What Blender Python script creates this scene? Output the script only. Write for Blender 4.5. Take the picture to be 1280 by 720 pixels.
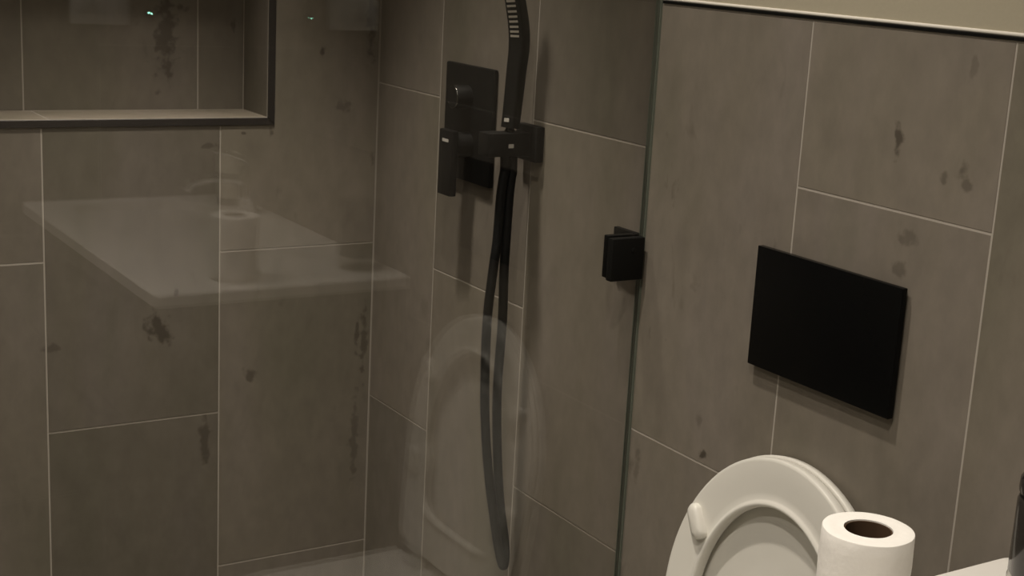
import bpy, bmesh, math, random
from mathutils import Vector, Matrix
random.seed(7)
S = bpy.context.scene
for o in list(bpy.data.objects): bpy.data.objects.remove(o, do_unlink=True)
COL = S.collection

# ------------------------------------------------------------------ camera
cam_d = bpy.data.cameras.new('camera'); cam = bpy.data.objects.new('camera', cam_d); COL.objects.link(cam)
r_ = Vector((0.55041084, 0.83259644, 0.0618957)); d_ = Vector((0.22730865, -0.07810735, -0.97068533)); f_ = Vector((-0.80335465, 0.54834515, -0.23224751))
m = Matrix.Identity(4)
for i in range(3): m[i][0] = r_[i]; m[i][1] = -d_[i]; m[i][2] = -f_[i]; m[i][3] = (2.44240603, -1.2060992, 1.44923266)[i]
cam.matrix_world = m
cam_d.sensor_fit = 'HORIZONTAL'; cam_d.sensor_width = 36.0; cam_d.lens = 1817.46 / 1280 * 36
cam_d.shift_x = -74.77 / 1280; cam_d.shift_y = 13.79 / 1280; cam_d.clip_start = 0.02
S.camera = cam
# ------------------------------------------------------------------ world, exposure
w = bpy.data.worlds.new('world'); S.world = w; w.use_nodes = True
w.node_tree.nodes['Background'].inputs[0].default_value = (0.02, 0.018, 0.015, 1); w.node_tree.nodes['Background'].inputs[1].default_value = 0.3
S.view_settings.view_transform = 'Standard'; S.view_settings.look = 'None'; S.view_settings.gamma = 1.0
S.view_settings.use_curve_mapping = False; S.view_settings.exposure = 0.0
# downlights, the last one an added unseen fill: x, y, watts, beam spread in degrees, size
WARM = (1.0, 0.912, 0.800)
LAMPS = [(0.44, -0.46, 5.2, 57, 1.7, 'larger round ceiling downlight over the shower near the niche wall'),
         (1.08, -0.58, 5.5, 92, 1.0, 'small round ceiling downlight above the toilet'),
         (1.92, -1.02, 9.6, 125, 1.0, 'small round ceiling downlight in front of the vanity'),
         (1.60, -1.75, 8.0, 140, 1.0, 'added unseen fill lamp on the ceiling at the far end of the room opposite the toilet')]
CEIL = 2.40

# ------------------------------------------------------------------ helpers
def obj(name, bm, mat, parent=None, smooth=None):
    me = bpy.data.meshes.new(name); bmesh.ops.recalc_face_normals(bm, faces=bm.faces); bm.to_mesh(me); bm.free()
    if smooth is not None:
        for p in me.polygons: p.use_smooth = True
        me.set_sharp_from_angle(angle=math.radians(smooth))
    if mat: me.materials.append(mat)
    o = bpy.data.objects.new(name, me); COL.objects.link(o)
    if parent: o.parent = parent; o.matrix_parent_inverse = parent_inv(parent)
    return o
def parent_inv(p):      # meshes are written in world coordinates; only top-level Empties carry an offset
    return p.matrix_basis.inverted() if p.type == 'EMPTY' else Matrix.Identity(4)
def thing(name, label, cat, loc=(0, 0, 0), group=None):
    o = bpy.data.objects.new(name, None); COL.objects.link(o); o.location = loc; o.empty_display_size = 0.05
    o['label'] = label; o['category'] = cat
    if group: o['group'] = group
    return o
def struct(o, label=None, cat=None):
    o['kind'] = 'structure'
    if label: o['label'] = label
    if cat: o['category'] = cat
    return o
def box(bm, x0, x1, y0, y1, z0, z1, bev=0.0, seg=2):
    vs = [bm.verts.new((x, y, z)) for x in (x0, x1) for y in (y0, y1) for z in (z0, z1)]
    fs = [bm.faces.new([vs[i] for i in q]) for q in ((0,1,3,2),(4,6,7,5),(0,4,5,1),(2,3,7,6),(0,2,6,4),(1,5,7,3))]
    if bev > 0:
        es = list({e for f in fs for e in f.edges})
        bmesh.ops.bevel(bm, geom=es, offset=bev, segments=seg, profile=0.5, affect='EDGES')
    return bm
def loft(bm, rings, cap0=True, cap1=True, close=True):
    R = [[bm.verts.new(p) for p in r] for r in rings]
    n = len(R[0])
    for a, b in zip(R, R[1:]):
        for i in range(n if close else n - 1):
            j = (i + 1) % n
            bm.faces.new((a[i], a[j], b[j], b[i]))
    if cap0: bm.faces.new(R[0][::-1])
    if cap1: bm.faces.new(R[-1])
    return bm
def lathe(bm, prof, c=(0, 0, 0), n=48, axis='z', caps=(True, True)):
    rings = []
    for r, h in prof:
        ring = []
        for i in range(n):
            a = 2 * math.pi * i / n; u, v = r * math.cos(a), r * math.sin(a)
            p = {'z': (u, v, h), 'y': (u, h, v), 'x': (h, u, v)}[axis]
            ring.append((c[0] + p[0], c[1] + p[1], c[2] + p[2]))
        rings.append(ring)
    return loft(bm, rings, *caps)
def catmull(P, k=8):
    out = []
    for i in range(len(P) - 1):
        p0 = Vector(P[max(i-1, 0)]); p1 = Vector(P[i]); p2 = Vector(P[i+1]); p3 = Vector(P[min(i+2, len(P)-1)])
        for j in range(k):
            t = j / k
            out.append(0.5 * ((2*p1) + (p2-p0)*t + (2*p0-5*p1+4*p2-p3)*t*t + (3*p1-p0-3*p2+p3)*t**3))
    out.append(Vector(P[-1])); return out
def tube(bm, pts, rad, n=12, sq=None, side=Vector((1, 0, 0)), caps=(True, True)):
    rings = []
    for i, p in enumerate(pts):
        t = (pts[min(i+1, len(pts)-1)] - pts[max(i-1, 0)]).normalized()
        s = (side - t * side.dot(t)).normalized(); u = t.cross(s)
        rr = rad(i / (len(pts) - 1)) if callable(rad) else rad
        ring = []
        for k in range(n):
            a = 2 * math.pi * k / n; c, q = math.cos(a), math.sin(a)
            if sq: c = math.copysign(abs(c) ** (2/sq), c); q = math.copysign(abs(q) ** (2/sq), q)
            ring.append(p + s * (c * rr) + u * (q * rr))
        rings.append(ring)
    return loft(bm, rings, *caps)

# ------------------------------------------------------------------ materials
def mat(name, col=(0.5, 0.5, 0.5), rough=0.5, metal=0.0, spec=0.5, bump=0.0, bscale=200, emit=None, es=0):
    m = bpy.data.materials.new(name); m.use_nodes = True; nt = m.node_tree; b = nt.nodes['Principled BSDF']
    b.inputs['Roughness'].default_value = rough; b.inputs['Metallic'].default_value = metal; b.inputs['Specular IOR Level'].default_value = spec
    g = nt.nodes.new('ShaderNodeNewGeometry'); n = nt.nodes.new('ShaderNodeTexNoise'); n.inputs['Scale'].default_value = bscale; n.inputs['Detail'].default_value = 3
    nt.links.new(g.outputs['Position'], n.inputs['Vector'])
    mx = nt.nodes.new('ShaderNodeMix'); mx.data_type = 'RGBA'
    mx.inputs['A'].default_value = tuple(c * 0.96 for c in col) + (1,); mx.inputs['B'].default_value = tuple(min(1, c * 1.04) for c in col) + (1,)
    nt.links.new(n.outputs['Fac'], mx.inputs['Factor']); nt.links.new(mx.outputs['Result'], b.inputs['Base Color'])
    if bump:
        bp = nt.nodes.new('ShaderNodeBump'); bp.inputs['Strength'].default_value = bump; bp.inputs['Distance'].default_value = 0.002
        nt.links.new(n.outputs['Fac'], bp.inputs['Height']); nt.links.new(bp.outputs['Normal'], b.inputs['Normal'])
    if emit: b.inputs['Emission Color'].default_value = tuple(emit) + (1,); b.inputs['Emission Strength'].default_value = es
    return m

# dark stain spots on the tiles, as wear with a shape of its own: (x, y, z), half width, half height, strength
SPOTS = []
def tile_material(name):
    m = bpy.data.materials.new(name); m.use_nodes = True; nt = m.node_tree; N = nt.nodes; L = nt.links; b = N['Principled BSDF']
    def nd(t, **kw):
        n = N.new(t)
        for k, v in kw.items(): setattr(n, k, v)
        return n
    geo = nd('ShaderNodeNewGeometry'); oi = nd('ShaderNodeObjectInfo')
    off = nd('ShaderNodeMath', operation='MULTIPLY'); off.inputs[1].default_value = 31.7; L.new(oi.outputs['Random'], off.inputs[0])
    def noise(scale, stretch, detail=4, rough=0.55, d=0):
        mp = nd('ShaderNodeMapping'); mp.inputs['Scale'].default_value = stretch; L.new(geo.outputs['Position'], mp.inputs['Vector'])
        n = nd('ShaderNodeTexNoise', noise_dimensions='4D'); n.inputs['Scale'].default_value = scale; n.inputs['Detail'].default_value = detail
        n.inputs['Roughness'].default_value = rough; n.inputs['Distortion'].default_value = d
        L.new(mp.outputs['Vector'], n.inputs['Vector']); L.new(off.outputs[0], n.inputs['W']); return n.outputs['Fac']
    def ramp(fac, stops):
        r = nd('ShaderNodeValToRGB'); e = r.color_ramp.elements
        while len(e) < len(stops): e.new(0.5)
        for i, (p, c) in enumerate(stops): e[i].position = p; e[i].color = (c if len(c) == 4 else c + (1,))
        L.new(fac, r.inputs[0]); return r.outputs[0]
    def mix(a, bcol, fac, mode='MIX'):
        x = nd('ShaderNodeMix', data_type='RGBA', blend_type=mode)
        for s, v in (('A', a), ('B', bcol), ('Factor', fac)):
            if isinstance(v, (tuple, float)): x.inputs[s].default_value = v
            else: L.new(v, x.inputs[s])
        return x.outputs['Result']
    big = noise(5.0, (1, 1, 0.35), 3, 0.5, 0.4)
    base = ramp(big, [(0.30, (0.150, 0.135, 0.103)), (0.48, (0.178, 0.156, 0.125)), (0.62, (0.188, 0.164, 0.138)), (0.78, (0.160, 0.147, 0.112))])
    fine = noise(38, (1, 1, 0.6), 6, 0.6)
    base = mix(base, ramp(fine, [(0.3, (0.86, 0.86, 0.86)), (0.7, (1.12, 1.12, 1.12))]), 0.8, 'MULTIPLY')
    tone = oi.outputs['Color']   # tile's own shade
    base = mix(base, tone, 1.0, 'MULTIPLY')
    # scattered blotches
    bl = ramp(noise(17, (1, 1, 0.55), 3, 0.6, 1.2), [(0.63, (0, 0, 0)), (0.72, (1, 1, 1))])
    gate = ramp(noise(3.1, (1, 1, 1), 2), [(0.50, (0, 0, 0)), (0.62, (1, 1, 1))])
    st = nd('ShaderNodeMath', operation='MULTIPLY'); L.new(bl, st.inputs[0]); L.new(gate, st.inputs[1])
    st2 = nd('ShaderNodeMath', operation='MULTIPLY'); L.new(st.outputs[0], st2.inputs[0]); st2.inputs[1].default_value = 0.45
    base = mix(base, (0.075, 0.062, 0.046, 1.0), st2.outputs[0])
    # placed stains
    wn = nd('ShaderNodeTexNoise'); wn.inputs['Scale'].default_value = 60; wn.inputs['Detail'].default_value = 3; L.new(geo.outputs['Position'], wn.inputs['Vector'])
    acc = None
    for (c, hw, hh, s) in SPOTS:
        sub = nd('ShaderNodeVectorMath', operation='SUBTRACT'); L.new(geo.outputs['Position'], sub.inputs[0]); sub.inputs[1].default_value = c
        mul = nd('ShaderNodeVectorMath', operation='MULTIPLY'); L.new(sub.outputs[0], mul.inputs[0]); mul.inputs[1].default_value = (1/hw, 1/hw, 1/hh)
        ln = nd('ShaderNodeVectorMath', operation='LENGTH'); L.new(mul.outputs[0], ln.inputs[0])
        ad = nd('ShaderNodeMath', operation='MULTIPLY_ADD'); L.new(wn.outputs['Fac'], ad.inputs[0]); ad.inputs[1].default_value = 3.2; L.new(ln.outputs['Value'], ad.inputs[2])
        mr = nd('ShaderNodeMapRange', interpolation_type='SMOOTHSTEP'); L.new(ad.outputs[0], mr.inputs[0])
        mr.inputs[1].default_value = 1.9; mr.inputs[2].default_value = 2.7; mr.inputs[3].default_value = s; mr.inputs[4].default_value = 0
        if acc is None: acc = mr.outputs[0]
        else:
            mxn = nd('ShaderNodeMath', operation='MAXIMUM'); L.new(acc, mxn.inputs[0]); L.new(mr.outputs[0], mxn.inputs[1]); acc = mxn.outputs[0]
    if acc is not None: base = mix(base, (0.045, 0.036, 0.026, 1.0), acc)
    L.new(base, b.inputs['Base Color'])
    b.inputs['Roughness'].default_value = 0.55; b.inputs['Specular IOR Level'].default_value = 0.35
    bp = nd('ShaderNodeBump'); bp.inputs['Strength'].default_value = 0.12; bp.inputs['Distance'].default_value = 0.001; L.new(fine, bp.inputs['Height']); L.new(bp.outputs[0], b.inputs['Normal'])
    return m
def W_(x, z): return (x, 0.0, z)
def L_(y, z): return (0.0, y, z)
SPOTS += [(W_(1.300,1.267),.008,.022,.75),(W_(1.396,1.247),.008,.011,.5),(W_(1.402,1.233),.010,.007,.45),(W_(1.372,1.234),.006,.008,.45),
          (W_(1.012,0.800),.009,.010,.85),(W_(1.330,1.165),.014,.012,.4),(W_(1.325,1.125),.012,.012,.4),(W_(1.395,1.355),.006,.016,.3),
          (W_(0.868,0.735),.007,.032,.35),(W_(1.00,0.845),.010,.012,.3),
          (L_(-0.418,0.765),.020,.026,.75),(L_(-0.402,0.745),.016,.014,.75),(L_(-0.382,0.824),.006,.010,.7),(L_(-0.596,0.742),.018,.008,.45),(L_(-0.245,0.655),.014,.014,.6),
          (L_(-0.330,0.540),.012,.050,.6),(L_(-0.016,0.70),.008,.07,.55),(L_(-0.030,0.71),.006,.035,.6),(L_(-0.03,0.50),.010,.10,.4),
          (L_(-0.018,1.305),.012,.07,.55),(L_(-0.113,1.246),.006,.012,.75),(L_(-0.022,1.37),.010,.03,.6),(L_(-0.072,1.148),.016,.012,.4),(L_(-0.208,1.103),.006,.008,.6),
          (L_(-0.32,1.08),.022,.006,.5),(L_(-0.26,1.102),.005,.004,.7),((-0.115,-0.36,1.26),.022,.085,.6),((-0.115,-0.335,1.345),.018,.04,.5),((-0.115,-0.235,1.28),.006,.012,.5),
          (L_(-0.008,1.048),.006,.014,.4)]
TILE = tile_material('stained_taupe_tile')
GROUT = mat('light_grout', (0.37, 0.335, 0.29), 0.9, bump=0.2, bscale=600)
PAINT = mat('beige_wall_paint', (0.40, 0.36, 0.27), 0.75, spec=0.3, bump=0.05, bscale=350)
CEILM = mat('white_ceiling_paint', (0.70, 0.68, 0.63), 0.85)
BLACK = mat('matte_black_metal', (0.0045, 0.0045, 0.004), 0.5, spec=0.18)
BLACKG = mat('black_glass_plate', (0.004, 0.004, 0.004), 0.22, spec=0.12)
BLACKH = mat('black_hose_plastic', (0.005, 0.005, 0.005), 0.55, spec=0.2, bump=0.1, bscale=900)
TRIMM = mat('dark_bronze_trim', (0.035, 0.030, 0.027), 0.45, metal=0.3)
CERAM = mat('white_ceramic', (0.74, 0.72, 0.66), 0.12, spec=0.5, bscale=6)
SEATM = mat('white_seat_plastic', (0.72, 0.70, 0.64), 0.32, spec=0.4, bscale=6)
PAPER = mat('white_tissue_paper', (0.80, 0.775, 0.73), 0.95, spec=0.1, bump=0.25, bscale=160)
CARD = mat('brown_cardboard', (0.075, 0.045, 0.026), 0.9, spec=0.1)
COUNTER = mat('white_counter', (0.80, 0.77, 0.72), 0.42, bscale=6)
CABM = mat('dark_brown_cabinet', (0.030, 0.025, 0.020), 0.5)
CHROME = mat('chrome', (0.75, 0.75, 0.75), 0.08, metal=1.0)
MARK = mat('plain_pale', (0.42, 0.40, 0.36), 0.5)  # even pale colour for the small rectangles on the fittings
NOZ = mat('grey_silicone_nozzles', (0.30, 0.275, 0.23), 0.6)
LITEDGE = mat('lit_edge_white', (0.72, 0.68, 0.60), 0.6)  # white puts the light on the paint's lower edge into colour
FLOORM = mat('grey_floor_tile', (0.13, 0.12, 0.10), 0.5, bump=0.1, bscale=60)
SEAL = mat('green_grey_silicone_seal', (0.13, 0.145, 0.115), 0.4)
WHITEP = mat('white_plastic', (0.70, 0.68, 0.64), 0.4)
MIRR = mat('mirror_silver', (0.85, 0.86, 0.85), 0.02, metal=1.0)
SMOKE = mat('smoky_black_bottle', (0.025, 0.022, 0.020), 0.12, spec=0.6)
SOAP = mat('pale_soap_bottle', (0.62, 0.58, 0.50), 0.35)
def glass_material(name, tint, ior=1.47):
    m = bpy.data.materials.new(name); m.use_nodes = True; nt = m.node_tree; N = nt.nodes; L = nt.links
    N.remove(N['Principled BSDF']); out = N['Material Output']
    tr = N.new('ShaderNodeBsdfTransparent'); tr.inputs[0].default_value = tint
    gl = N.new('ShaderNodeBsdfGlossy'); gl.inputs['Roughness'].default_value = 0.0; gl.inputs[0].default_value = (1, 1, 1, 1)
    geo = N.new('ShaderNodeNewGeometry'); mr = N.new('ShaderNodeMapRange')
    L.new(geo.outputs['Backfacing'], mr.inputs[0]); mr.inputs[3].default_value = ior; mr.inputs[4].default_value = 1 / ior
    fr = N.new('ShaderNodeFresnel'); L.new(mr.outputs[0], fr.inputs['IOR'])
    mx = N.new('ShaderNodeMixShader'); L.new(fr.outputs[0], mx.inputs[0]); L.new(tr.outputs[0], mx.inputs[1]); L.new(gl.outputs[0], mx.inputs[2])
    L.new(mx.outputs[0], out.inputs[0]); return m
GLASS = glass_material('clear_screen_glass', (0.963, 0.963, 0.955, 1))
CLEAR = glass_material('clear_thick_glass', (0.85, 0.85, 0.83, 1))

# ------------------------------------------------------------------ room shell
XR, YB, NIB = 3.10, -2.40, 2.42     # far right wall, wall behind the camera, side wall beside the vanity
X1, TW, TH = 0.2365, 0.3025, 0.6025
GREC, GAP, TT = 0.0005, 0.0012, 0.009
TOP = 1.388
NY0, NY1, NZ0, NZ1, ND = -0.955, -0.2165, 1.1295, 1.535, 0.115    # niche opening
bm = bmesh.new(); box(bm, -0.3, XR + 0.1, YB - 0.1, 0.12, -0.1, 0.0); floor = struct(obj('floor', bm, FLOORM), 'grey tiled bathroom floor')
bm = bmesh.new(); box(bm, -0.3, XR + 0.1, YB - 0.1, 0.12, CEIL, CEIL + 0.1); ceiling = struct(obj('ceiling', bm, CEILM), 'white painted ceiling with small downlights')
XS = 0.8475
bm = bmesh.new(); box(bm, -0.3, XS, GREC, 0.12, 0, CEIL); box(bm, XS, NIB + 0.01, GREC, 0.12, 0, TOP + 0.003)
wall_back = struct(obj('wall_back', bm, GROUT), 'taupe tiled wall carrying the shower fittings and flush plate')
bm = bmesh.new(); box(bm, XS, NIB + 0.01, 0.004, 0.12, TOP + 0.003, CEIL)
up = obj('painted_upper_wall', bm, PAINT, wall_back); up['label'] = 'beige painted wall above the tile edge'
bm = bmesh.new(); X0 = -GREC; XO = -0.3
for y0, y1, z0, z1 in ((YB, NY0, 0, CEIL), (NY1, 0.0, 0, CEIL), (NY0, NY1, 0, NZ0), (NY0, NY1, NZ1, CEIL)):
    box(bm, XO, X0, y0, y1, z0, z1)
box(bm, XO, -ND - GREC, NY0, NY1, NZ0, NZ1)
wall_left = struct(obj('wall_left', bm, GROUT), 'taupe tiled shower wall with a recessed niche')
bm = bmesh.new(); box(bm, NIB + GREC, XR + 0.1, -0.56, 0.12, 0, TOP); wall_right = struct(obj('wall_right', bm, GROUT), 'short tiled side wall closing off the vanity')
bm = bmesh.new(); box(bm, NIB + 0.004, XR + 0.1, -0.56, 0.12, TOP, CEIL); o = obj('painted_upper_wall', bm, PAINT, wall_right)
bm = bmesh.new(); box(bm, XR, XR + 0.1, YB, -0.56, 0, CEIL); struct(obj('wall_entrance', bm, PAINT), 'beige painted wall beside the entrance')
bm = bmesh.new(); box(bm, -0.3, XR + 0.1, YB - 0.1, YB, 0, CEIL); struct(obj('wall_front', bm, PAINT), 'beige painted wall behind the camera')

def offset_poly(P, d):
    n = len(P); out = []
    for i in range(n):
        a, b, c = Vector(P[i-1]), Vector(P[i]), Vector(P[(i+1) % n])
        e1 = (b - a).normalized(); e2 = (c - b).normalized()
        n1 = Vector((-e1.y, e1.x)); n2 = Vector((-e2.y, e2.x))
        k = (n1 + n2) / (1 + n1.dot(n2)); out.append(tuple(b + k * d))
    return out
def tile_piece(P, M, parent, name='tile', jitter=True):
    """P: outline (u, v) CCW; M(u, v, w): to world, w = height above the tile face plane"""
    h = random.uniform(-0.0003, 0.0003) if jitter else 0
    A = offset_poly(P, GAP); B = offset_poly(P, GAP + 0.0006)
    bm = bmesh.new()
    loft(bm, [[M(u, v, -TT) for u, v in A], [M(u, v, -0.0005 + h) for u, v in A], [M(u, v, h) for u, v in B]])
    o = obj(name, bm, TILE, parent); c = random.uniform(-1, 1)
    us = [p[0] for p in P]; vs = [p[1] for p in P]; t = 1.0 + 0.04 * c
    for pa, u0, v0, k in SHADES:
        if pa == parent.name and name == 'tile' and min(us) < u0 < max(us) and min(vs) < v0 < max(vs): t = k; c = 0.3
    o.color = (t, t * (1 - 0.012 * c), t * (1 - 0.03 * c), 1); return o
SHADES = [('wall_back', 0.12, 1.30, 1.10), ('wall_back', 0.12, 1.0, 1.05), ('wall_back', 0.39, 1.193, 0.88), ('wall_back', 0.69, 1.4, 0.83), ('wall_back', 0.69, 0.89, 1.10), ('wall_back', 0.39, 0.59, 1.05), ('wall_back', 0.12, 0.8, 1.12), ('wall_back', 1.0, 1.1, 1.03), ('wall_back', 1.29, 1.29, 1.07), ('wall_back', 1.29, 1.0, 1.03), ('wall_back', 1.5, 1.1, 1.04),
          ('wall_left', -0.45, 0.85, 0.80), ('wall_left', -0.45, 0.30, 0.77), ('wall_left', -0.15, 0.59, 1.0), ('wall_left', -0.10, 1.19, 1.16), ('wall_left', -0.75, 0.59, 0.92), ('wall_left', -0.75, 1.0, 0.92)]  # own tones, some also lifted or darkened in place of lamp light
def rect(u0, u1, v0, v1): return [(u0, v0), (u1, v0), (u1, v1), (u0, v1)]
def spans(j, lo, hi):
    z = j
    while z > lo: z -= TH
    out = []
    while z < hi: out.append((max(z, lo), min(z + TH, hi))); z += TH
    return [s for s in out if s[1] - s[0] > 0.01]
JA, JB = 1.1925, 0.8915
MB = lambda u, v, w: (u, -w, v)
cols = [(0, X1)] + [(X1 + i * TW, X1 + (i + 1) * TW) for i in range(8)]
joint = [JA, JB, JA, 0.787, 1.1885, 0.787, 1.1885, 0.787, 1.1885]
for (a, b), j in zip(cols, joint):
    b = min(b, NIB)
    if abs(b - (X1 + 2 * TW)) < 1e-6: pass
    for z0, z1 in spans(j, 0, CEIL if a < 0.8 else TOP):
        tile_piece(rect(a + (0.001 if a == 0 else 0), b, z0, z1), MB, wall_back)
# left wall: u = y, v = z
ML = lambda u, v, w: (w, u, v)
NICHE = (NY0 - 0.0133, NY1 + 0.0133, NZ0 - 0.0133, NZ1 + 0.0133)   # outer edge of the metal trim
ycols = [(-TW * (i + 1), -TW * i) for i in range(8)]
for i, (a, b) in enumerate(ycols):
    j = JB if i % 2 == 0 else JA
    if i == 1: j = 0.592
    for z0, z1 in spans(j, 0, CEIL):
        A, B, C, D = NICHE; b2 = b - (0.001 if i == 0 else 0); a2 = max(a, YB)
        if a2 >= B or b2 <= A or z0 >= D or z1 <= C: polys = [rect(a2, b2, z0, z1)]
        else:
            polys = []; lo, hi = max(a2, A), min(b2, B); zl, zh = max(z0, C), min(z1, D)
            fullw = a2 >= A and b2 <= B
            if fullw:
                if z0 < C: polys.append(rect(a2, b2, z0, C))
                if z1 > D: polys.append(rect(a2, b2, D, z1))
            else:
                right = b2 > B     # part of the tile stands to the right of the opening
                s0, s1 = (B, b2) if right else (a2, A); o0, o1 = (a2, B) if right else (A, b2)
                if z0 < C and z1 > D:
                    polys = [[(a2, z0), (b2, z0), (b2, z1), (a2, z1), (a2, D), (B, D), (B, C), (a2, C)]] if right else [[(a2, z0), (b2, z0), (b2, C), (A, C), (A, D), (b2, D), (b2, z1), (a2, z1)]]
                elif z0 < C:       # notch at the top
                    polys = [[(a2, z0), (b2, z0), (b2, z1), (B, z1), (B, C), (a2, C)]] if right else [[(a2, z0), (b2, z0), (b2, C), (A, C), (A, z1), (a2, z1)]]
                elif z1 > D:
                    polys = [[(B, z0), (b2, z0), (b2, z1), (a2, z1), (a2, D), (B, D)]] if right else [[(a2, z0), (A, z0), (A, D), (b2, D), (b2, z1), (a2, z1)]]
                else: polys = [rect(s0, s1, z0, z1)]
        for P in polys:
            if min(p[0] for p in P) < max(p[0] for p in P) - 0.004 and min(p[1] for p in P) < max(p[1] for p in P) - 0.004:
                tile_piece(P, ML, wall_left)
# niche lining: back, floor, sides, top
MBk = lambda u, v, w: (-ND + w, u, v)
for a, b in ((NY1 - (TW*3), -TW*3), (-TW*3, -TW*2), (-TW*2, -TW), (-TW, NY1)):
    a = max(a, NY0)
    if b - a > 0.02: tile_piece(rect(a, b, NZ0, NZ1), MBk, wall_left, 'niche_tile')
MF = lambda u, v, w: (u, v, NZ0 + 0.0003 + w)
for a, b in ((NY0, -0.593), (-0.593, NY1)): tile_piece(rect(-ND, -0.001, a, b), MF, wall_left, 'niche_tile').color = (1.22, 1.2, 1.17, 1)  # floor tiles coloured lighter, standing in for light from above
MT = lambda u, v, w: (-u - ND, v, NZ1 - w)
for a, b in ((NY0, -0.593), (-0.593, NY1)): tile_piece(rect(-ND + 0.001, 0.0, a, b), MT, wall_left, 'niche_tile')
MR = lambda u, v, w: (u, NY1 - w, v)
tile_piece(rect(-ND, -0.001, NZ0, NZ1), MR, wall_left, 'niche_tile')
ML2 = lambda u, v, w: (u, NY0 + w, v)
tile_piece(rect(-ND, -0.001, NZ0, NZ1), ML2, wall_left, 'niche_tile')
# side wall tiles by the vanity
MN = lambda u, v, w: (NIB - w, u, v)
for i, (a, b) in enumerate(((-TW, 0), (-0.56, -TW))):
    for z0, z1 in spans((JA, 0.787)[i], 0, TOP): tile_piece(rect(a, b, z0, z1), MN, wall_right)
# niche trim: four mitred metal bars
t1 = bpy.data.objects.new('trim_1', None); COL.objects.link(t1); struct(t1, 'dark metal edge trim framing the shower niche')
A, B, C, D = NICHE; a, b, c, d = NY0, NY1, NZ0, NZ1; g = 0.0003
for Q in ([(A, C), (B, C), (b, c), (a, c)], [(B, C), (B, D), (b, d), (b, c)], [(B, D), (A, D), (a, d), (b, d)], [(A, D), (A, C), (a, c), (a, d)]):
    Q = offset_poly(Q, g); bm = bmesh.new()
    loft(bm, [[(-0.008, u, v) for u, v in Q], [(0.0022, u, v) for u, v in Q], [(0.003, u, v) for u, v in offset_poly(Q, 0.0008)]])
    obj('trim_bar', bm, TRIMM, t1)
# tile edge trim above the half-height tiling
t2 = bpy.data.objects.new('trim_2', None); COL.objects.link(t2); struct(t2, 'thin black strip and pale bead along the top of the tiles')
bm = bmesh.new(); box(bm, XS + 0.002, NIB, -0.0018, 0.012, TOP + 0.0008, TOP + 0.0044, 0.0003); obj('black_strip', bm, BLACK, t2)
bm = bmesh.new(); lathe(bm, [(0.0024, XS + 0.002), (0.0024, NIB)], (0, 0.0034, TOP + 0.0066), 10, 'x'); obj('lit_edge_bead', bm, LITEDGE, t2, 60)

# ------------------------------------------------------------------ glass screen
GX0, GX1 = 0.8380, 0.8470
sc = thing('shower_screen', 'clear fixed glass shower screen standing out from the tiled wall', 'shower screen', (0.8425, 0, 0))
bm = bmesh.new(); box(bm, GX0, GX1, -1.25, -0.0035, 0.012, 2.05); obj('glass_pane', bm, GLASS, sc)
bm = bmesh.new(); box(bm, GX0 - 0.001, GX1 + 0.001, -0.0035, 0.0, 0.0, 2.05); obj('seal', bm, SEAL, sc)
bm = bmesh.new(); box(bm, GX0 - 0.002, GX1 + 0.002, -1.25, -0.0035, 0.0, 0.012); obj('floor_channel', bm, BLACK, sc)
cl = None
bm = bmesh.new(); box(bm, GX1 + 0.0005, 0.860, -0.0637, -0.009, 1.0105, 1.0705, 0.0015); cl = obj('wall_clamp', bm, BLACK, sc, 40); cl['label'] = 'square matte black wall clamp gripping the glass'
bm = bmesh.new(); box(bm, 0.826, GX0 - 0.0005, -0.0555, -0.009, 1.0105, 1.0705, 0.0015); obj('clamp_back_plate', bm, BLACK, cl, 40)
bm = bmesh.new(); box(bm, 0.783, GX0 - 0.0005, -0.009, -0.0004, 1.006, 1.0715, 0.0012); obj('wall_flange', bm, BLACK, cl, 40)
bm = bmesh.new(); lathe(bm, [(0.004, 0.8598), (0.004, 0.8606), (0.0028, 0.8612)], (0, -0.028, 1.053), 16, 'x'); obj('screw', bm, BLACK, cl, 40)

# ------------------------------------------------------------------ shower mixer
mx = thing('shower_mixer', 'black rectangular shower mixer plate with lever on the tiles', 'shower mixer', (0.35, 0, 1.16))
bm = bmesh.new(); box(bm, 0.2725, 0.4295, -0.0105, -0.0004, 1.066, 1.2575, 0.003); obj('face_plate', bm, BLACK, mx, 40)
bm = bmesh.new(); lathe(bm, [(0.019, -0.0105), (0.019, -0.038), (0.0178, -0.0402)], (0.350, 0, 1.206), 32, 'y'); kn = obj('diverter_knob', bm, BLACK, mx, 35)
bm = bmesh.new(); lathe(bm, [(0.0178, -0.0404), (0.0186, -0.0398), (0.0192, -0.0386), (0.0190, -0.0384)], (0.350, 0, 1.206), 48, 'y', (False, False)); obj('chrome_rim', bm, mat('dark_chrome', (0.16, 0.16, 0.15), 0.2, metal=1.0), kn, 80)
bm = bmesh.new(); lathe(bm, [(0.021, -0.0105), (0.021, -0.040)], (0.356, 0, 1.128), 32, 'y'); obj('lever_stem', bm, BLACK, mx, 35)
bm = bmesh.new(); box(bm, 0.334, 0.376, -0.052, -0.039, 1.045, 1.153, 0.002); lv = obj('lever', bm, BLACK, mx, 40)
bm = bmesh.new(); box(bm, 0.3455, 0.366, -0.0524, -0.0519, 1.1335, 1.1385); obj('pale_mark', bm, MARK, lv)

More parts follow.
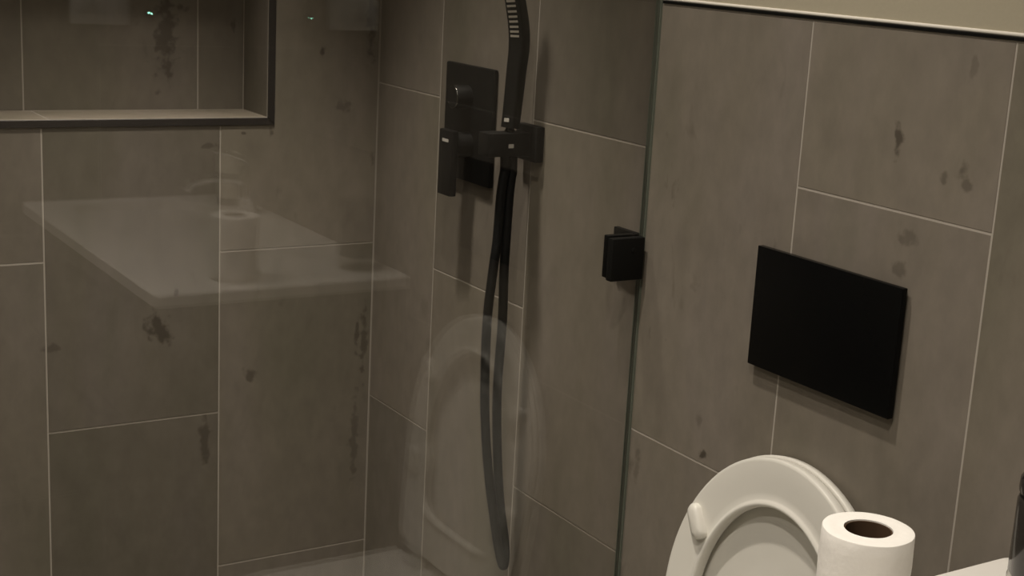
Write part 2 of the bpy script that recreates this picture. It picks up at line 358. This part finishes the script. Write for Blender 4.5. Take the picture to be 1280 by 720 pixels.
# ------------------------------------------------------------------ hand shower holder
hd = thing('hand_shower_holder', 'black square wall holder carrying the hand shower', 'shower holder', (0.545, 0, 1.157))
bm = bmesh.new(); box(bm, 0.5155, 0.5745, -0.016, -0.0004, 1.1305, 1.1855, 0.002); obj('wall_plate', bm, BLACK, hd, 40)
HC = -0.0455
bm = bmesh.new()
box(bm, 0.530, 0.562, -0.092, -0.016, 1.139, 1.175, 0.002); arm = obj('arm', bm, BLACK, hd, 40)
bm = bmesh.new(); box(bm, 0.5619, 0.5624, -0.0565, -0.0475, 1.1525, 1.1585); obj('pale_mark', bm, MARK, arm)

# ------------------------------------------------------------------ hand shower
hs = thing('hand_shower', 'slim black stick hand shower standing in its wall holder', 'hand shower', (0.545, HC, 1.175))
face = Vector((0.466, -0.885, 0)).normalized(); side = Vector((0.885, 0.466, 0)).normalized()
body = catmull([(0.545, -0.0452, 1.1815), (0.545, -0.0425, 1.215), (0.545, -0.0390, 1.268), (0.545, -0.0366, 1.304), (0.545, -0.0390, 1.334), (0.545, -0.0478, 1.373), (0.545, -0.060, 1.420), (0.545, -0.069, 1.452)], 6)
bm = bmesh.new(); tube(bm, body, lambda t: 0.0128 - 0.0008 * math.cos(t * 6), 24, 4.5, side); hb = obj('stick', bm, BLACK, hs, 40)
# nozzle bars along the spray face
k0 = 0
L_acc = 0; prev = None; marks = []
for i in range(len(body) - 1):
    if body[i].z > 1.314:
        seglen = (body[i+1] - body[i]).length; nsub = 6
        for q in range(nsub):
            p = body[i].lerp(body[i+1], q / nsub); L_acc += seglen / nsub
            if L_acc >= 0.0072: L_acc = 0; marks.append((p, (body[i+1] - body[i]).normalized()))
for p, t in marks:
    f2 = (face - t * face.dot(t)).normalized(); s2 = t.cross(f2)
    bm = bmesh.new(); c = p + f2 * 0.0118
    vs = []
    for w_ in (0, 0.0022):
        vs.append([c + s2 * (a_ * 0.0074) + t * (b_ * 0.0016) + f2 * w_ for a_, b_ in ((-1, -1), (1, -1), (1, 1), (-1, 1))])
    loft(bm, vs); obj('nozzle_bar', bm, NOZ, hb)
p = Vector((0.545, -0.0444, 1.194)); bm = bmesh.new(); vs = []
for w_ in (0.0113, 0.0133): vs.append([p + face * w_ + side * (a_ * 0.0042) + Vector((0, 0, b_ * 0.0027)) for a_, b_ in ((-1, -1), (1, -1), (1, 1), (-1, 1))])
loft(bm, vs); obj('pale_mark', bm, MARK, hb)
bm = bmesh.new(); lathe(bm, [(0.0060, 1.1752), (0.0085, 1.1765), (0.0062, 1.180), (0.0062, 1.1818)], (0.545, HC, 0), 24); obj('neck', bm, BLACK, hs, 40)

# ------------------------------------------------------------------ hose
ho = thing('shower_hose', 'black shower hose hanging in a long loop below the holder', 'hose', (0.545, -0.045, 0.45))
Lp = [(0.546,-0.0512,1.117),(0.546,-0.0560,1.0764),(0.545,-0.0580,1.0068),(0.545,-0.063,0.9563),(0.545,-0.0688,0.8795),(0.545,-0.0673,0.7745),(0.546,-0.062,0.6939),(0.547,-0.0512,0.611),(0.549,-0.0417,0.5549),(0.550,-0.0306,0.4974)]
Rp = [(0.545,-0.0370,1.117),(0.545,-0.0405,1.0754),(0.545,-0.042,1.006),(0.545,-0.0426,0.9549),(0.545,-0.0409,0.877),(0.545,-0.0436,0.7718),(0.547,-0.0415,0.6916),(0.549,-0.0350,0.6093),(0.550,-0.0275,0.5533),(0.551,-0.0170,0.4962)]
loop = Lp + [(0.5515, -0.0215, 0.462), (0.5518, -0.0165, 0.4605)] + Rp[::-1]
bm = bmesh.new(); tube(bm, catmull(loop, 8), 0.0075, 14); tb = obj('tube', bm, BLACKH, ho, 60)
for (x, y) in ((0.546, -0.0512), (0.545, -0.0370)):
    bm = bmesh.new(); lathe(bm, [(0.0072, 1.108), (0.0076, 1.112), (0.0068 if y > -0.04 else 0.0082, 1.137), (0.006, 1.1395)], (x, y, 0), 20); obj('hose_nut', bm, BLACK, ho, 40)

# ------------------------------------------------------------------ flush plate
fp = thing('flush_plate', 'plain black rectangular flush plate on the wall above the toilet', 'flush plate', (1.2205, 0, 1.03))
bm = bmesh.new(); box(bm, 1.0975, 1.3435, -0.0125, -0.0035, 0.9545, 1.1075, 0.0012); obj('glass_front', bm, BLACKG, fp, 40)
bm = bmesh.new(); box(bm, 1.1025, 1.3385, -0.0035, -0.0004, 0.9595, 1.1025); obj('back_frame', bm, BLACK, fp)

# ------------------------------------------------------------------ toilet
TX = 1.213
to = thing('toilet', 'white wall-hung toilet with seat and lid raised', 'toilet', (TX, -0.28, 0.08))
def d_ring(hw, y_front, y_back, z, n=72, flat=0.30):
    """outline of the pan from above: straight back, rounded front (towards -y)"""
    pts = []; yc = y_front + hw * 1.25; r = min(0.03, hw * .3)
    for i in range(n):
        s = i / n
        if s < 0.5:      # front half ellipse from right to left
            a = -math.pi * (s / 0.5); pts.append((TX + hw * math.cos(a), yc + hw * 1.25 * math.sin(a), z))
        elif s < 0.70: t = (s - 0.5) / 0.2; pts.append((TX - hw, yc + (y_back - yc) * t, z))
        elif s < 0.80: t = (s - 0.7) / 0.1; pts.append((TX - hw + 2 * hw * t, y_back, z))
        else: t = (s - 0.8) / 0.2; pts.append((TX + hw, y_back + (yc - y_back) * t, z))
    return pts
def in_ring(a, b, yc, z, n=72):
    out = []
    for i in range(n):
        an = -2 * math.pi * i / n; out.append((TX + a * math.cos(an), yc + b * math.sin(an), z))
    return out
bm = bmesh.new()
rings = [d_ring(0.10, -0.30, -0.004, 0.085), d_ring(0.125, -0.36, -0.004, 0.10), d_ring(0.155, -0.46, -0.004, 0.22), d_ring(0.178, -0.525, -0.004, 0.33), d_ring(0.186, -0.54, -0.004, 0.375), d_ring(0.186, -0.54, -0.004, 0.394), d_ring(0.182, -0.536, -0.008, 0.399)]
rings += [in_ring(0.132, 0.185, -0.325, 0.399), in_ring(0.124, 0.176, -0.325, 0.392), in_ring(0.120, 0.172, -0.325, 0.34), in_ring(0.085, 0.12, -0.31, 0.24), in_ring(0.05, 0.06, -0.28, 0.19)]
loft(bm, rings); pan = obj('pan', bm, CERAM, to, 40)
HY, HZ = -0.0755, 0.4065
LEAN = math.atan2(0.050, 0.4535)
def tilt(u, v, w):   # u across, v up along the raised seat, w towards the room
    return (TX + u, HY + v * math.sin(LEAN) - w * math.cos(LEAN), HZ + v * math.cos(LEAN) + w * math.sin(LEAN))
def outline(a, v_top, b, v_bot, a_bot, n=96, rb=0.04):
    """closed outline: half ellipse at the free end, sides narrowing to the hinge end"""
    vc = v_top - b; pts = []
    n1 = n // 2; n2 = n // 6; n3 = n - n1 - 2 * n2
    for i in range(n1):
        an = math.pi * i / n1; pts.append((a * math.cos(an), vc + b * math.sin(an)))
    for i in range(n2):
        t = i / n2; pts.append((-(a + (a_bot - a) * t * t), vc + (v_bot + rb - vc) * t))
    for i in range(n3):
        t = i / n3; an = math.pi * t; sx = math.cos(an); sx = math.copysign(abs(sx) ** 0.35, sx)
        pts.append((-a_bot * sx, v_bot + rb - rb * math.sin(an) ** 0.5))
    for i in range(n2):
        t = 1 - i / n2; pts.append((a + (a_bot - a) * t * t, vc + (v_bot + rb - vc) * t))
    return pts
OUT = outline(0.190, 0.456, 0.222, 0.012, 0.176)
INN = []
for (u, v) in outline(0.134, 0.394, 0.172, 0.085, 0.120, rb=0.10): INN.append((u, v))
bm = bmesh.new(); rings = []
SEC = [(0.0, -0.004), (0.0, 0.003), (0.015, 0.0070), (0.05, 0.0092), (0.09, 0.0088), (0.13, 0.0066), (0.17, 0.0052), (0.3, 0.0056), (0.6, 0.0068), (0.92, 0.0074), (0.975, 0.0070), (0.995, 0.0052), (1.0, 0.002), (1.0, -0.003), (0.98, -0.0062), (0.94, -0.0072), (0.5, -0.0075), (0.06, -0.0075), (0.015, -0.0066)]
for t, w_ in SEC:
    rings.append([tilt(i_[0] + (o_[0] - i_[0]) * t, i_[1] + (o_[1] - i_[1]) * t, w_) for i_, o_ in zip(INN, OUT)])
rings.append(rings[0]); loft(bm, rings, False, False); bmesh.ops.remove_doubles(bm, verts=bm.verts, dist=1e-6)
seat = obj('seat', bm, SEATM, to, 60); seat['label'] = 'white toilet seat ring standing upright'
def bumper(u, v, rotdeg):
    bm = bmesh.new(); rg = []; ca, sa = math.cos(math.radians(rotdeg)), math.sin(math.radians(rotdeg))
    for sc_, w_ in ((1.0, 0.004), (1.0, 0.013), (0.88, 0.0165), (0.6, 0.018), (0.15, 0.0185)):
        r1 = []
        for i in range(28):
            an = 2 * math.pi * i / 28; x = 0.0102 * sc_ * math.cos(an); y = (0.010 * sc_ * math.sin(an)) + math.copysign(0.0140 * sc_, math.sin(an))
            r1.append(tilt(u + x * ca - y * sa, v + x * sa + y * ca, w_))
        rg.append(r1)
    loft(bm, rg); b = obj('bumper', bm, SEATM, seat, 50)
    bm = bmesh.new(); u2, v2 = u - 0.0062, v + 0.006
    loft(bm, [[tilt(u2 + x * ca - y * sa, v2 + x * sa + y * ca, w_) for x, y in ((-0.0006, -0.007), (0.0009, -0.007), (0.0009, 0.007), (-0.0006, 0.007))] for w_ in (0.0120, 0.0172)])
    obj('bumper_slot', bm, BLACK, seat)
    return b
bumper(-0.1420, 0.330, 33); bumper(0.1420, 0.330, -33); bumper(-0.160, 0.165, 0); bumper(0.160, 0.165, 0)
# lid behind the seat
def lid_ring(sc_, w_, grow=0.0):
    return [tilt(u * sc_ + math.copysign(grow, u) * 0, (v - 0.22) * sc_ + 0.22, w_) for u, v in outline(0.194, 0.458, 0.224, 0.0, 0.182)]
bm = bmesh.new()
loft(bm, [lid_ring(0.02, -0.0150), lid_ring(0.5, -0.0148), lid_ring(0.88, -0.0142), lid_ring(0.945, -0.0130), lid_ring(0.965, -0.0092), lid_ring(0.985, -0.0082), lid_ring(0.996, -0.0086), lid_ring(1.0, -0.0105), lid_ring(0.996, -0.0190), lid_ring(0.98, -0.0222), lid_ring(0.85, -0.0235), lid_ring(0.4, -0.0242), lid_ring(0.02, -0.0244)])
obj('lid', bm, SEATM, to, 60)
for sgn in (-1, 1):
    bm = bmesh.new(); box(bm, TX + sgn * 0.115 - 0.024, TX + sgn * 0.115 + 0.024, -0.100, -0.045, 0.3992, 0.4285, 0.006); hg = obj('hinge', bm, CHROME, to, 40)

# ------------------------------------------------------------------ vanity, counter, basin
va = thing('vanity_cabinet', 'dark brown wall-hung vanity cabinet under the white counter', 'cabinet', (1.97, -0.23, 0.34))
bm = bmesh.new(); [box(bm, *q) for q in ((1.535, 1.553, -0.445, -0.002, 0.34, 0.838), (2.394, 2.412, -0.445, -0.002, 0.34, 0.838), (1.553, 2.394, -0.445, -0.002, 0.34, 0.358), (1.553, 2.394, -0.020, -0.002, 0.358, 0.838))]
obj('body', bm, CABM, va)
for z0, z1 in ((0.345, 0.585), (0.591, 0.832)):
    bm = bmesh.new(); box(bm, 1.538, 2.409, -0.463, -0.4455, z0, z1, 0.0015); dr = obj('drawer', bm, CABM, va, 40)
    bm = bmesh.new(); box(bm, 1.88, 2.06, -0.475, -0.463, z1 - 0.035, z1 - 0.023, 0.002); obj('handle', bm, BLACK, dr, 40)
bm = bmesh.new()   # white washstand top with an offset basin
cx_, cy_, ha, hb_ = 2.185, -0.250, 0.190, 0.140
def srect(cx, cy, a, b, z, n=64, e=5.0):
    out = []
    for i in range(n):
        an = 2 * math.pi * i / n; c, s = math.cos(an), math.sin(an)
        out.append((cx + a * math.copysign(abs(c) ** (2/e), c), cy + b * math.copysign(abs(s) ** (2/e), s), z))
    return out
ox, oy, oa, ob = (1.527 + 2.414) / 2, -0.2365, (2.414 - 1.527) / 2, 0.2345
loft(bm, [srect(cx_, cy_, ha * .3, hb_ * .3, 0.765), srect(cx_, cy_, ha * .8, hb_ * .8, 0.772), srect(cx_, cy_, ha * .93, hb_ * .92, 0.79), srect(cx_, cy_, ha * .985, hb_ * .98, 0.845), srect(cx_, cy_, ha, hb_, 0.858), srect(cx_, cy_, ha * 1.02, hb_ * 1.03, 0.860),
          srect(ox, oy, oa - 0.002, ob - 0.002, 0.860, e=60), srect(ox, oy, oa, ob, 0.858, e=60), srect(ox, oy, oa, ob, 0.8395, e=60), srect(ox, oy, oa * .9, ob * .9, 0.8395, e=60)], True, True)
wt = obj('washstand_top', bm, COUNTER, None, 40); wt['label'] = 'white washstand counter with an integrated basin seen in the glass reflection'; wt['category'] = 'counter'
# tap
tp = thing('basin_tap', 'chrome basin tap on the white counter behind the basin', 'tap', (2.185, -0.055, 0.86))
bm = bmesh.new(); lathe(bm, [(0.026, 0.8603), (0.026, 0.865), (0.021, 0.868), (0.021, 0.955), (0.019, 0.960)], (2.185, -0.055, 0), 32); obj('body', bm, CHROME, tp, 40)
bm = bmesh.new(); tube(bm, catmull([(2.185, -0.065, 0.930), (2.185, -0.13, 0.938), (2.185, -0.18, 0.930), (2.185, -0.195, 0.915)], 8), 0.011, 20); obj('spout', bm, CHROME, tp, 50)
bm = bmesh.new(); tube(bm, catmull([(2.185, -0.055, 0.962), (2.185, -0.066, 0.975), (2.185, -0.10, 0.988), (2.185, -0.135, 0.996)], 6), 0.006, 16); obj('lever', bm, CHROME, tp, 50)

# ------------------------------------------------------------------ toilet paper roll
RX, RY, RZ = 1.6067, -0.3057, 0.8605
tr = thing('toilet_paper_roll', 'white toilet paper roll standing on the counter beside the toilet', 'toilet paper', (RX, RY, RZ))
R0, R1, RH = 0.0402, 0.0214, 0.1130
def wob(a, z): return 1 + 0.006 * math.sin(2 * a + 0.4) + 0.004 * math.sin(5 * a + z * 30) + 0.003 * math.sin(9 * a - z * 22)
bm = bmesh.new(); rings = []
n = 72
prof = [(R1, 0.004), (R1 + 0.001, 0.0), (R0 - 0.002, 0.0), (R0, 0.002)] + [(R0 + 0.0006 * math.sin(i * 1.3), RH * i / 8) for i in range(1, 8)] + [(R0, RH - 0.001), (R0 - 0.0004, RH - 0.0002), (R0 - 0.0014, RH)] + [(R0 - 0.0014 - (R0 - R1 - 0.0014) * i / 6, RH + 0.0003 * math.sin(i * 1.1)) for i in range(1, 7)]
for r, z in prof:
    rings.append([(RX + r * wob(2 * math.pi * i / n, z) * math.cos(2 * math.pi * i / n), RY + r * wob(2 * math.pi * i / n, z) * math.sin(2 * math.pi * i / n), RZ + z) for i in range(n)])
rings.append(rings[0]); loft(bm, rings, False, False); bmesh.ops.remove_doubles(bm, verts=bm.verts, dist=1e-6)
obj('paper', bm, PAPER, tr, 50)
bm = bmesh.new(); lathe(bm, [(R1 - 0.0002, 0.0005), (R1 - 0.0002, RH - 0.0012), (R1 - 0.0014, RH - 0.0012), (R1 - 0.0014, 0.0005), (R1 - 0.0002, 0.0005)], (RX, RY, RZ), 48, 'z', (False, False)); obj('core', bm, CARD, tr, 40)
# ------------------------------------------------------------------ bottles on the counter
bo = thing('dark_bottle', 'dark bottle on a clear base at the corner of the white counter', 'bottle', (1.620, -0.060, 0.8602))
bm = bmesh.new(); lathe(bm, [(0.039, 0.0), (0.0405, 0.002), (0.0405, 0.022), (0.039, 0.024)], (1.620, -0.060, 0.8603), 48); obj('clear_base', bm, CLEAR, bo, 40)
bm = bmesh.new(); lathe(bm, [(0.038, 0.0245), (0.040, 0.027), (0.040, 0.100), (0.0385, 0.104)], (1.620, -0.060, 0.8603), 48); obj('body', bm, SMOKE, bo, 40)
bm = bmesh.new(); lathe(bm, [(0.0375, 0.104), (0.0375, 0.109)], (1.620, -0.060, 0.8603), 48); obj('neck_ring', bm, BLACK, bo, 40)
bm = bmesh.new(); lathe(bm, [(0.0395, 0.109), (0.040, 0.112), (0.0395, 0.122), (0.037, 0.126), (0.02, 0.127)], (1.620, -0.060, 0.8603), 48); obj('cap', bm, SMOKE, bo, 40)
sb = thing('soap_bottle', 'pale soap bottle with a dark foot near the mirror corner', 'bottle', (2.285, -0.060, 0.8602))
bm = bmesh.new(); lathe(bm, [(0.022, 0), (0.024, 0.002), (0.024, 0.016), (0.022, 0.017)], (2.285, -0.060, 0.8603), 32); obj('foot', bm, BLACK, sb, 40)
bm = bmesh.new(); lathe(bm, [(0.026, 0.0172), (0.027, 0.02), (0.027, 0.105), (0.022, 0.115), (0.009, 0.119)], (2.285, -0.060, 0.8603), 32); obj('body', bm, SOAP, sb, 40)
bm = bmesh.new(); lathe(bm, [(0.009, 0.119), (0.009, 0.13), (0.004, 0.131), (0.004, 0.145), (0.010, 0.146), (0.010, 0.152)], (2.285, -0.060, 0.8603), 24); obj('pump', bm, CHROME, sb, 40)
# ------------------------------------------------------------------ mirror, socket, indicator on the vanity walls
mi = thing('wall_mirror', 'frameless wall mirror above the white counter', 'mirror', (2.0, 0, 1.45))
bm = bmesh.new(); box(bm, 1.66, 2.37, -0.0065, -0.0035, 1.06, 1.90); obj('mirror_face', bm, MIRR, mi)
bm = bmesh.new(); box(bm, 1.68, 2.35, -0.0035, -0.0004, 1.08, 1.88); obj('backing', bm, BLACK, mi)
so = thing('wall_socket', 'white socket plate on the tiled side wall, reflected in the glass', 'socket', (NIB, -0.30, 1.28))
bm = bmesh.new(); box(bm, NIB - 0.009, NIB - 0.0004, -0.362, -0.238, 1.236, 1.322, 0.003); obj('face_plate', bm, WHITEP, so, 40)
for yy in (-0.33, -0.27):
    bm = bmesh.new(); box(bm, NIB - 0.0115, NIB - 0.009, yy - 0.018, yy + 0.018, 1.262, 1.296, 0.001); obj('rocker_switch', bm, WHITEP, so, 40)
le = thing('indicator_light', 'tiny green indicator light beside the white socket plate', 'indicator', (NIB, -0.1925, 1.262))
bm = bmesh.new(); lathe(bm, [(0.010, NIB - 0.0004), (0.010, NIB - 0.005), (0.008, NIB - 0.006)], (0, -0.1925, 1.262), 24, 'x'); obj('bezel', bm, BLACK, le, 40)
bm = bmesh.new(); lathe(bm, [(0.0022, NIB - 0.006), (0.0020, NIB - 0.008), (0.0008, NIB - 0.0086)], (0, -0.1925, 1.262), 16, 'x'); obj('led', bm, mat('green_led', (0.2, 0.9, 0.6), 0.4, emit=(0.35, 1.0, 0.68), es=45), le, 40)
# ------------------------------------------------------------------ downlights
LENS = mat('lit_lamp_lens', (0.9, 0.85, 0.75), 0.4, emit=WARM, es=4)
for x, y, wt_, spr, k, lab in LAMPS:
    dl = thing('downlight', lab, 'lamp', (x, y, CEIL), 'ceiling downlights')
    bm = bmesh.new(); lathe(bm, [(0.052 * k, CEIL - 0.0004), (0.052 * k, CEIL - 0.004), (0.048 * k, CEIL - 0.007), (0.040 * k, CEIL - 0.007), (0.038 * k, CEIL - 0.0025)], (x, y, 0), 40, 'z', (False, False)); obj('bezel', bm, WHITEP, dl, 40)
    bm = bmesh.new(); lathe(bm, [(0.038 * k, CEIL - 0.0025), (0.02 * k, CEIL - 0.0030), (0.001, CEIL - 0.0032)], (x, y, 0), 32, 'z', (False, True)); obj('lens', bm, LENS, dl, 60)
    ld = bpy.data.lights.new('downlight_lamp', 'AREA'); ld.shape = 'DISK'; ld.size = 0.075 * k; ld.energy = wt_; ld.color = WARM; ld.spread = math.radians(spr)
    lo = bpy.data.objects.new('lamp_light', ld); COL.objects.link(lo); lo.parent = dl; lo.location = (0, 0, -0.006)
